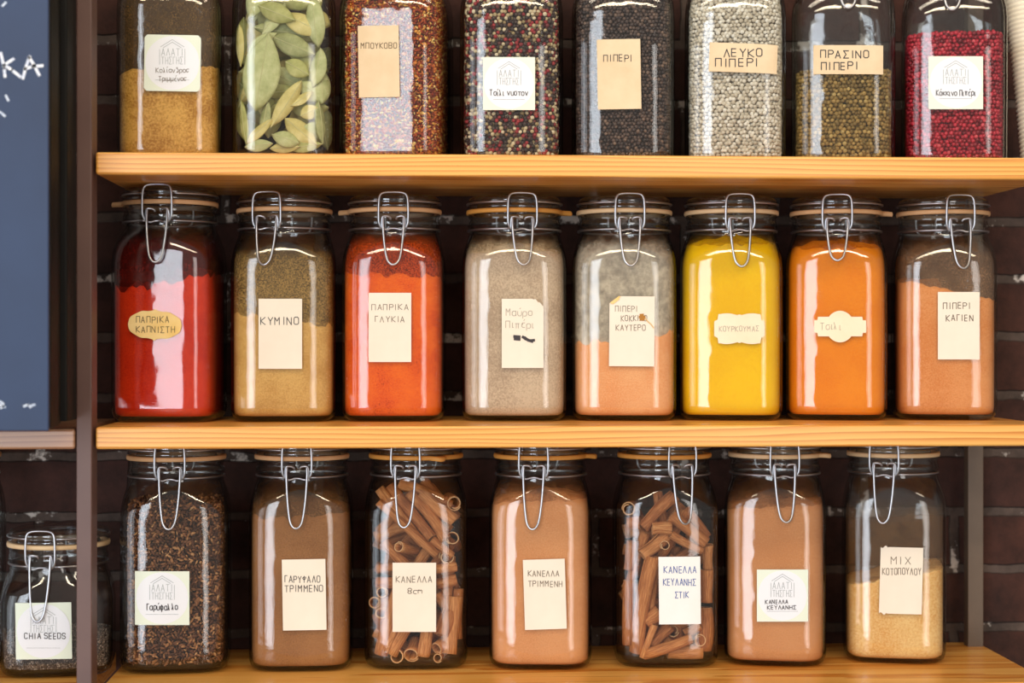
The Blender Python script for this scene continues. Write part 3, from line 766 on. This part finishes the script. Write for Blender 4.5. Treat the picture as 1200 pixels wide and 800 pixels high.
J = jar('clip-top jar of bright orange powder with a rounded plaque label', 920, 1040, ZM, YF, 0, 981, 305, rub=0, tab=4, group=GM)
fill(J, 'ground_spice', 'bright orange powder filling the jar beside the turmeric', 'ground spice', powder_mat('orange_powder', lin(236,126,8), lin(248,146,22), 700, 12), 923, 290, 1037, 288, .002, -.010)
film(J, film_mat('orange_film', lin(170,84,8), lin(220,112,12), .2, .8), 923, 290, 1037, 288, 272)
pq = lambda u: (.30 if (u < .07 or u > .93) else .19) if abs(u - .5) > .21 else .19 - .19 * math.cos((u - .5) / .21 * math.pi / 2) ** .7
paper(J, 954, 364, 1015, 401, PLAQUE, [('Τσιλι', 961, 386, 8, 24)], FADED, 0, pq, pq, .8, 80, 'ivory plaque label with stepped corners and round centre')

J = jar('clip-top jar of brownish orange cayenne powder beside the bare brick', 1042, 1168, ZM, YF, 6, 1124, 314, rub=0, tab=None, group=GM)
fill(J, 'ground_cayenne', 'brownish orange cayenne powder sloping down to one side of its jar', 'ground spice', powder_mat('cayenne', lin(220,132,66), lin(236,160,98), 700, 14), 1045, 326, 1165, 350, .002)
film(J, film_mat('cayenne_film', lin(122,92,66), lin(168,126,92), .12, .75, 40), 1045, 326, 1165, 350, 276)
paper(J, 1099, 342, 1148, 421, PAPER, [('ΠΙΠΕΡΙ', 1105, 361.5, 7, 32), ('ΚΑΓΙΕΝ', 1109, 376, 7, 31)], BROWNINK, 0, wid=.85)

# ------------------------------------------------------------------ lowest row
ZB = Z_BOT
yfb = lambda px, py: on_z(px, py, Z_BOT).y - .004
J = jar('half-seen clip-top jar with dark contents cut off beside the short chia jar', -118, 8, ZB, .13, 0, -64, 620, rub=0, group=GB)
fill(J, 'ground_spice', 'dark brown ground spice in the half-seen jar beside the chia seeds', 'ground spice', powder_mat('dark_powder', lin(52,36,32), lin(74,54,44), 600, 14), -110, 715, 10, 712)
J = jar('short clip-top jar of chia seeds behind the brown post', 0, 138, ZB, yfb(60, 795), -5, 48, 727, rub=1, short=True, group=GB)
scatter(J, 'chia_seeds', 'grey-brown chia seeds covering the bottom of the short jar', 'chia seeds', island_mat('chia', [(0,lin(52,44,42)),(.5,lin(98,82,74)),(.85,lin(150,128,112)),(1,lin(196,176,158))], .4, .5), flat('chia_core', lin(58,46,42), .9), .0022, 752, (1.2,.8,.7), .1, 1, 2)
logo_label(J, 18, 706, 84, 772, [('CHIA SEEDS', 29, 748, 6.5, 48)], rot=-1, wid=1.05)

J = jar('clip-top jar of dark brown whole cloves beside the brown post', 141, 273, ZB, yfb(206, 791), -4, 199, 619, rub=0, group=GB)
scatter(J, 'cloves', 'dark brown whole cloves filling their jar', 'cloves', island_mat('clove', [(0,lin(66,38,26)),(.35,lin(110,66,42)),(.65,lin(146,94,60)),(.88,lin(190,130,80)),(1,lin(214,160,108))], .6, .3, .5), flat('clove_core', lin(44,24,16), .9), .0052, 592, (1.35,.55,.55), .22, 1, 3, .72)
logo_label(J, 158, 669, 222, 732, [('Γαρύφαλλο', 172, 714, 7, 36)], wid=1.1)

J = jar('clip-top jar of brown ground cloves with a cream label', 292, 416, ZB, yfb(354, 788), -3, 348, 618, rub=0, group=GB)
fill(J, 'ground_cloves', 'brown ground cloves filling the jar beside the whole cloves', 'ground spice', powder_mat('clove_powder', lin(146,94,52), lin(174,118,70), 700, 14), 295, 606, 413, 600, .003, -.01)
film(J, film_mat('clove_film', lin(112,76,44), lin(150,104,62), .3, .9), 295, 606, 413, 600, 572)
paper(J, 331, 655, 382, 738, PAPER, [('ΓΑΡΥΦΑΛΟ', 334, 682, 7.5, 41), ('ΤΡΙΜΜΕΝΟ', 334, 693, 7.5, 44)], INK, -1, wid=.85)

JC = jar('clip-top jar of cinnamon sticks with a cream label in black writing', 427, 548, ZB, yfb(488, 786), 0, 475.5, 617, rub=2, tab=-64, group=GB)
paper(JC, 460, 659, 511, 740, PAPER, [('ΚΑΝΕΛΛΑ', 464, 682, 7, 42), ('8cm', 478, 695, 6, 17)], PENCIL, 0, wid=.85)

J = jar('clip-top jar full of light brown ground cinnamon with a tilted cream label', 573, 694, ZB, yfb(634, 786), -1, 625.5, 619, rub=2, tab=-6, group=GB)
fill(J, 'ground_cinnamon', 'light brown ground cinnamon filling the jar with the tilted label', 'ground spice', powder_mat('cinnamon_powder', lin(216,142,88), lin(230,162,108), 700, 12), 576, 590, 691, 586, .002, -.01)
film(J, film_mat('cinnamon_film', lin(194,124,74), lin(216,146,92), .3, .9), 576, 590, 691, 586, 566)
paper(J, 614, 655, 663, 737, PAPER, [('ΚΑΝΕΛΛΑ', 619, 675, 6.5, 36), ('ΤΡΙΜΜΕΝΗ', 619, 687, 6.5, 40)], PENCIL, -1.8, wid=.8)

JS = jar('clip-top jar of cinnamon sticks with a white label in blue writing', 716, 841, ZB, yfb(780, 784), 5, 799, 613, rub=2, group=GB)
paper(JS, 772, 652, 821, 731, mottled('white_card', lin(238,236,230), lin(244,243,240), 14, .75), [('ΚΑΝΕΛΛΑ', 778, 671, 7.5, 38), ('ΚΕΥΛΑΝΗΣ', 777, 685.5, 7.5, 38), ('ΣΤΙΚ', 791, 700, 7, 16)], BLUEINK, -.6, wid=.95)

J = jar('clip-top jar of mid brown ground cinnamon with a square white logo label', 848, 968, ZB, yfb(908, 782), 0, 919, 611, rub=1, tab=-8, group=GB)
fill(J, 'ground_cinnamon', 'mid brown ground cinnamon filling the jar with the square white label', 'ground spice', powder_mat('cinnamon_dark', lin(204,134,82), lin(218,152,100), 700, 10), 851, 596, 965, 592, .002)
film(J, film_mat('cinnamon_dark_film', lin(178,116,72), lin(204,138,88), .15, .7), 851, 596, 965, 592, 572)
logo_label(J, 887, 667, 947, 728, [('ΚΑΝΕΛΛΑ', 897, 707, 4.5, 26), ('ΚΕΥΛΑΝΗΣ', 899, 713.5, 4.5, 34)], wid=.8)

J = jar('clip-top jar of sandy orange spice mix, half full, beside the brick', 985, 1108, ZB, yfb(1046, 779), 4, 1036.5, 612, rub=1, group=GB)
fill(J, 'spice_mix', 'sandy orange chicken spice mix half filling its jar', 'ground spice', powder_mat('spice_mix_m', lin(228,166,92), lin(246,204,136), 420, 16), 988, 687, 1105, 668, .002)
film(J, film_mat('spice_film', lin(150,110,70), lin(190,140,90), .02, .30, 40), 988, 687, 1105, 668, 590)
rag = lambda u: .02 * math.sin(u * 40) if u < .2 else 0
paper(J, 1031, 641, 1081, 719, PAPER, [('ΜΙΧ', 1044, 661, 8.5, 23), ('ΚΟΤΟΠΟΥΛΟΥ', 1034, 673, 7.5, 45)], PENCIL, 1.5, rag, rag, .85, 30)

# ------------------------------------------------------------------ cinnamon sticks
BARK = []
for i, (a, b, c) in enumerate([((190,118,66),(222,156,96),(146,84,46)), ((206,134,78),(234,172,112),(156,94,50)), ((174,104,58),(210,142,86),(130,74,42))]):
    m, nt, bs, o_ = newmat('cinnamon_bark_%d' % i)
    n = noise(nt, 1, 5, .65, objco(nt, (900, 900, 60))); r = ramp(nt, [(.3, lin(*c)), (.5, lin(*a)), (.7, lin(*b))], n.outputs[0])
    nt.links.new(r.outputs[0], bs.inputs['Base Color']); bs.inputs['Roughness'].default_value = .75; bs.inputs['Specular IOR Level'].default_value = .25
    bump(nt, n.outputs[0], .5, .0008, bs); BARK.append(m)
def quill_vf(r, L, seed):
    # bark rolled in from both edges, with real wall thickness
    rr = random.Random(seed); n = 22; th = r * .17; out = []; ang = rr.uniform(0, 6.28)
    turn = rr.uniform(1.05, 1.35) * 2 * math.pi
    prof_o, prof_i = [], []
    for k in range(n + 1):
        t = k / n; a = ang + t * turn; q = r * (1 - .34 * max(0, t - .55) / .45 - .10 * max(0, .15 - t))
        prof_o.append((q * math.cos(a), q * math.sin(a))); prof_i.append(((q - th) * math.cos(a), (q - th) * math.sin(a)))
    sec = prof_o + prof_i[::-1]; rings = []
    bx, by = rr.uniform(-.04, .04) * L, rr.uniform(-.04, .04) * L
    for k in range(9):
        t = k / 8; s = 1 + .07 * math.sin(t * 5 + seed) - .05 * t; e = 4 * t * (1 - t)
        rings.append([(x * s + bx * e, y * s + by * e, (t - .5) * L) for x, y in sec])
    v, f = loft(rings, False, False); m = len(sec); last = 8 * m
    for k in range(n):
        f.append((k, m-1-k, m-2-k, k+1)); f.append((last+k, last+k+1, last+m-2-k, last+m-1-k))
    return v, f, 2 * n
END = mottled('cinnamon_cut_end', lin(214,158,104), lin(238,190,138), 900, .7)
def stick(J, i, x1, y1, x2, y2, rpx, d1, d2, label, group):
    r = rpx * .00101; yj = J.c.y
    def pt(x, y, d):
        p = P(x, y, yj - J.a + .0045 + r + d); q = J.root.matrix_world.inverted() @ p if False else p
        l = Matrix.Rotation(-J.th, 3, 'Z') @ Vector((p.x - J.c.x, p.y - J.c.y, p.z - J.z0))
        lim = J.prof(max(l.z, .01))[0] - .0045 - r
        k = (abs(l.x) ** 5 + abs(l.y) ** 5) ** .2
        if k > lim: l.x *= lim / k; l.y *= lim / k
        l.z = max(l.z, .0075 + r * .9)
        w = Matrix.Rotation(J.th, 3, 'Z') @ l; return Vector((w.x + J.c.x, w.y + J.c.y, w.z + J.z0))
    A, B = pt(x1, y1, d1), pt(x2, y2, d2); L = (B - A).length
    v, f, nc = quill_vf(r, L, i * 1.37 + x1 * .01)
    o = mesh('cinnamon_stick', v, f, BARK[i % 3], None, True, (A + B) / 2)
    o.data.materials.append(END)
    for p in list(o.data.polygons)[-nc:]: p.material_index = 1
    o.rotation_euler = (B - A).to_track_quat('Z', 'Y').to_euler()
    tag(o, label, 'cinnamon stick', group); return o
GC, GS = 'cinnamon sticks in the black-lettered jar', 'cinnamon sticks in the blue-lettered jar'
C1 = [ # x1,y1,x2,y2,r,d1,d2,what
 (438,588,512,650,5.2,.004,.004,'long thin stick slanting across the upper front, lowest of the slanting bunch'),
 (443,572,497,638,6,.016,.010,'thick stick in the middle of the slanting bunch under the clip'),
 (456,570,506,630,6.5,.022,.002,'stick ending in a dark opening under the clip lever'),
 (480,578,522,632,6.6,.020,.002,'stick slanting down beside the clip lever towards the side'),
 (494,576,541,611,7.2,.014,.004,'broad pale stick high up near the neck'),
 (502,594,521,615,5.2,.030,.026,'short stick tucked under the broad pale stick'),
 (505,632,530,652,5.4,.008,.008,'short stick slanting just above the label corner'),
 (467,640,492,644,5.4,.000,.040,'stick with its round open end facing out above the label'),
 (535,631,533,640,7.6,.002,.050,'stick with a wide open end facing out by the side wall'),
 (450,634,478,664,5.6,.014,.014,'stick running behind the top edge of the label'),
 (533,590,526,584,8,.016,.060,'curled stick end just below the neck'),
 (523,652,522,648,8,.006,.050,'large curled end peeping over the label corner'),
 (441,667,478,665,5.2,.012,.012,'level stick running behind the label at its upper edge'),
 (510,668,542,665,6,.006,.006,'level stick beside the label with a blunt end'),
 (433,683,470,684,6,.004,.004,'level stick below another at the label side'),
 (444.5,694,452,698,6.2,.000,.045,'small open end facing out, topmost of three in a column'),
 (435,706,446,706,6.2,.014,.055,'dark open end facing out against the side wall'),
 (443.5,718,449,742,7.4,.000,.030,'open end of a stick, lowest of three in a column'),
 (466,692,440,768,8.6,.006,.002,'long stick standing steeply beside the label, foot at the wall'),
 (480,722,456,772,10,.002,.000,'fat stick whose foot stands below the label'),
 (464,776,470,770,7.4,.000,.040,'round open end lying on the jar bottom under the fat stick'),
 (482,771,487,752,8.2,.000,.022,'thick-walled open end lying in the middle of the jar bottom'),
 (501,732,496,784,7.2,.002,.002,'upright stick under the label standing on the jar bottom'),
 (527,716,517,744,9,.010,.000,'wide stick with its dark mouth pointing down beside the label'),
 (512,760,533,742,7,.000,.022,'open end facing out beside the upright stick'),
 (541,700,530,771,8.8,.010,.000,'stick by the side wall with its broad mouth at the bottom'),
 (513.5,772,520,764,5,.000,.030,'smallest open end on the jar bottom'),
 (512,684,542,679,6.6,.016,.012,'second level stick beside the label'),
 (512,695,525,717,5.2,.022,.022,'thin stick slanting in the shade beside the label'),
 (543,690,536,748,5.8,.020,.020,'thin upright stick pressed to the side wall'),
]
for i, (x1, y1, x2, y2, r, d1, d2, w) in enumerate(C1):
    stick(JC, i, x1, y1, x2, y2, r, d1, d2, w + ', black-lettered jar', GC)
C2 = [
 (791,580,754,618,7,.006,.006,'long stick slanting up to the clip lever'),
 (786,604,832,637,7.2,.010,.004,'stick slanting down from the middle towards the side wall'),
 (764,619,787,619,7.2,.002,.002,'short fat level stub below the long slanting stick'),
 (803,596,836,630,6.6,.024,.016,'stick slanting behind the clip lever'),
 (786,626,823,646,5,.004,.004,'thin stick slanting just above the label'),
 (782,626,752,650,8,.012,.006,'broad stick curving beside the label top'),
 (779,639,782,641,5.2,.000,.040,'tiny scroll end facing out above the label corner'),
 (727,614,750,612,7.2,.010,.012,'level stick end near the shoulder by the side wall'),
 (733,596,742,594,8,.014,.060,'curled end highest by the side wall'),
 (741,634,729,668,6,.010,.006,'short stick leaning on the side wall'),
 (766,652,742,768,8.6,.002,.000,'longest stick standing nearly upright beside the label'),
 (770,660,762,716,5,.014,.014,'thin stick upright between the longest stick and the label'),
 (735,680,729,756,6.4,.010,.008,'upright stick against the side wall, lower half'),
 (773,716,756,729,7.6,.004,.004,'short stub tucked at the lower corner of the label'),
 (767,732,752,772,3.8,.004,.002,'very thin splinter of a stick leaning below the label'),
 (785,733,762,756,7.4,.012,.012,'fat stick slanting under the label'),
 (811,748,752,775,6.6,.000,.000,'long stick lying across the bottom, end cut clean'),
 (823,768,782,775,8,.012,.012,'broad stick lying flat on the jar bottom'),
 (789,739,794,744,6.4,.016,.060,'rounded stub under the middle of the label'),
 (820,732,803,743,6,.010,.010,'short stick under the label on the far side'),
 (820,750,826,752,7,.006,.050,'open end by the reflection stripe near the bottom'),
 (833,712,833,774,9,.010,.008,'fat stick upright against the side wall at the bottom'),
 (834,668,832,706,7.2,.012,.012,'stick standing above the fat upright one by the side wall'),
 (829,638,838,668,6.2,.016,.016,'short stick near the label upper corner by the side wall'),
 (745,660,734,694,5.8,.016,.016,'stick in shadow between the wall and the longest stick'),
 (756,624,740,662,6.4,.022,.018,'stick leaning in behind the reflection stripe'),
]
for i, (x1, y1, x2, y2, r, d1, d2, w) in enumerate(C2):
    stick(JS, i + 50, x1, y1, x2, y2, r, d1, d2, w + ', blue-lettered jar', GS)
def back_sticks(J, xa, xb, y0, y1, n, label, grp, seed):
    rr = random.Random(seed)
    for i in range(n):
        x, y = xa + (xb - xa) * rr.random(), y0 + (y1 - y0) * (i + .5) / n; a = rr.uniform(-.9, .9) + (1.57 if rr.random() < .6 else 0); L = rr.uniform(22, 34)
        d = .024 + (i % 4) * .015
        stick(J, 200 + seed + i, x - L * math.cos(a), y - L * math.sin(a), x + L * math.cos(a), y + L * math.sin(a), rr.uniform(6, 8.5), d, d, label, grp)
back_sticks(JC, 450, 526, 578, 770, 40, 'cinnamon stick buried deep behind the front sticks, black-lettered jar', GC, 5)
back_sticks(JS, 742, 820, 606, 770, 38, 'cinnamon stick buried deep behind the front sticks, blue-lettered jar', GS, 9)

# ------------------------------------------------------------------ bay leaves
LEAF = []
for i, (a, b, c) in enumerate([((160,164,104),(190,192,134),(214,212,162)), ((146,146,80),(178,176,106),(206,200,136)), ((184,170,96),(212,196,124),(230,216,154)), ((132,134,82),(162,164,108),(192,190,136))]):
    m, nt, bs, o_ = newmat('bay_leaf_%d' % i)
    n = noise(nt, 60, 5, .65, objco(nt)); r = ramp(nt, [(.3, lin(*a)), (.5, lin(*b)), (.72, lin(*c))], n.outputs[0])
    nt.links.new(r.outputs[0], bs.inputs['Base Color']); bs.inputs['Roughness'].default_value = .55; bs.inputs['Specular IOR Level'].default_value = .35
    bump(nt, n.outputs[0], .3, .001, bs); LEAF.append(m)
RIB = flat('leaf_rib', lin(204,198,146), .6)
def leaf(J, i, x1, y1, x2, y2, wpx, d1, d2, label, roll=0, curl=.25, cm=None):
    def pt(x, y, d):
        p = P(x, y, J.c.y - J.a + .0055 + d)
        l = Matrix.Rotation(-J.th, 3, 'Z') @ Vector((p.x - J.c.x, p.y - J.c.y, p.z - J.z0))
        lim = J.prof(max(l.z, .01))[0] - .0065; k = (abs(l.x) ** 5 + abs(l.y) ** 5) ** .2
        if k > lim: l.x *= lim / k; l.y *= lim / k
        l.z = max(l.z, .009); return l
    A, B = pt(x1, y1, d1), pt(x2, y2, d2); ax = (B - A); L = ax.length; ax.normalize(); W = wpx * .00046
    nr = Vector((0, -1, 0)); nr = (nr - ax * nr.dot(ax)).normalized(); nr = Matrix.Rotation(roll, 3, ax) @ nr; sd = ax.cross(nr)
    n, m = 18, 6; rr = random.Random(i); ph = rr.uniform(0, 6); bend = rr.uniform(-.06, .06) * L; top, bot = [], []
    for k in range(n + 1):
        t = k / n; w = W * (math.sin(math.pi * min(1, t * 1.02)) ** .75 if 0 < t < 1 else .03) * (1.05 - .15 * t)
        for j in range(-m, m + 1):
            s = j / m
            h = -curl * W * s * s + .07 * W * math.sin(t * 9 + ph) * s + bend * 4 * t * (1 - t)
            p = A + ax * (t * L) + sd * (s * w) + nr * h
            top.append(p + nr * .0003); bot.append(p - nr * .0003)
    # keep inside the glass
    for q in (top, bot):
        for p in q:
            lim = J.prof(max(p.z, .01))[0] - .0036; kk = (abs(p.x) ** 5 + abs(p.y) ** 5) ** .2
            if kk > lim: p.x *= lim / kk; p.y *= lim / kk
            p.z = max(p.z, .0068)
    M2 = 2 * m + 1; off = len(top); f = []
    for k in range(n):
        for j in range(2 * m):
            a, b, c, d = k*M2+j, k*M2+j+1, (k+1)*M2+j+1, (k+1)*M2+j
            f += [(a, b, c, d), (off+a, off+d, off+c, off+b)]
        a, d = k*M2, (k+1)*M2; f.append((a, d, off+d, off+a)); a, d = k*M2+2*m, (k+1)*M2+2*m; f.append((a, off+a, off+d, d))
    for k in (0, n):
        for j in range(2 * m): a, b = k*M2+j, k*M2+j+1; f.append((a, off+a, off+b, b))
    mid = (A + B) / 2; rot = Matrix.Rotation(J.th, 3, 'Z')
    V = [p - mid for p in top + bot]
    o = mesh('bay_leaf', V, f, cm or LEAF[i % 4], None, True, J.root.location + rot @ mid); o.rotation_euler = (0, 0, J.th)
    tag(o, label, 'bay leaf', 'bay leaves in the jar')
    rib = [top[k*M2+m] - mid + nr * .0001 for k in range(n + 1)]
    v, f = tube(rib, .00035, 5); mesh('midrib', v, f, RIB, o)
    return o
BL = [
 (299,130,315,38,44,.000,.000,'largest broad bay leaf standing upright against the glass',0,.15),
 (302,6,346,24,24,.006,.004,'pale bay leaf high up, pointing sideways',.2,.3),
 (330,16,380,40,26,.012,.008,'bay leaf high up slanting under the pale one',-.2,.3),
 (317,42,369,64,26,.010,.006,'smooth oval bay leaf beside the tip of the largest leaf',.1,.3),
 (377,56,366,102,22,.006,.006,'upright bay leaf close to the far side wall',.4,.3),
 (334,72,363,88,22,.004,.003,'small pale bay leaf with a torn look, mid jar',.0,.2),
 (354,94,317,150,20,.002,.002,'bay leaf slanting from the middle down to the lower front',-.2,.35),
 (369,106,341,124,12,.000,.000,'narrow yellowed bay leaf in the middle',.3,.2),
 (352,168,318,157,20,.000,.000,'pale bay leaf lying flat near the bottom',.2,.3),
 (334,138,376,170,24,.003,.002,'yellow-green bay leaf lying at the bottom by the far side',-.1,.3),
 (352,136,374,126,18,.006,.006,'small bay leaf above the yellow-green one',.1,.2),
 (314,118,306,160,14,.005,.004,'narrow bay leaf under the stalk of the largest leaf',.5,.3),
 (288,168,320,138,13,.002,.002,'thin bay leaf leaning at the lower corner',-.3,.3),
 (281,118,289,172,12,.006,.006,'slim bay leaf upright by the near side wall, lower half',.6,.3),
 (275,28,281,78,12,.008,.008,'slim bay leaf upright by the near side wall, upper half',.6,.3),
 (296,32,362,42,20,.014,.012,'long bay leaf lying level behind the largest tip',.3,.3),
 (284,172,320,168,15,.001,.001,'flat leaf fragment lying on the jar floor at the near corner',.0,.2),
 (338,174,384,168,15,.006,.004,'dull leaf lying on the jar floor at the far corner',.0,.2),
 (316,174,352,172,13,.004,.004,'leaf lying on the middle of the jar floor',.1,.2),
 (373,118,380,168,16,.008,.008,'bay leaf upright by the far side wall, lower half',-.6,.3),
]
for i, (x1, y1, x2, y2, w, d1, d2, lb, rl, cu) in enumerate(BL):
    leaf(JB, i, x1, y1, x2, y2, w, d1, d2, lb + ', bay leaf jar', rl, cu, LEAF[0] if i == 0 else (LEAF[2] if i in (7, 9, 12) else None))
rb = random.Random(3)
for i in range(84):
    x, y, a, L = rb.uniform(282, 384), rb.uniform(-70, 165), rb.uniform(0, 6.28), rb.uniform(18, 32); d = .009 + (i % 8) * .011
    leaf(JB, 100 + i, x - L*math.cos(a), y - L*math.sin(a), x + L*math.cos(a), y + L*math.sin(a), rb.uniform(18, 30), d, d + rb.uniform(-.006, .012), 'bay leaf buried behind the leaves at the glass, bay leaf jar', rb.uniform(-.5, .5), .3)
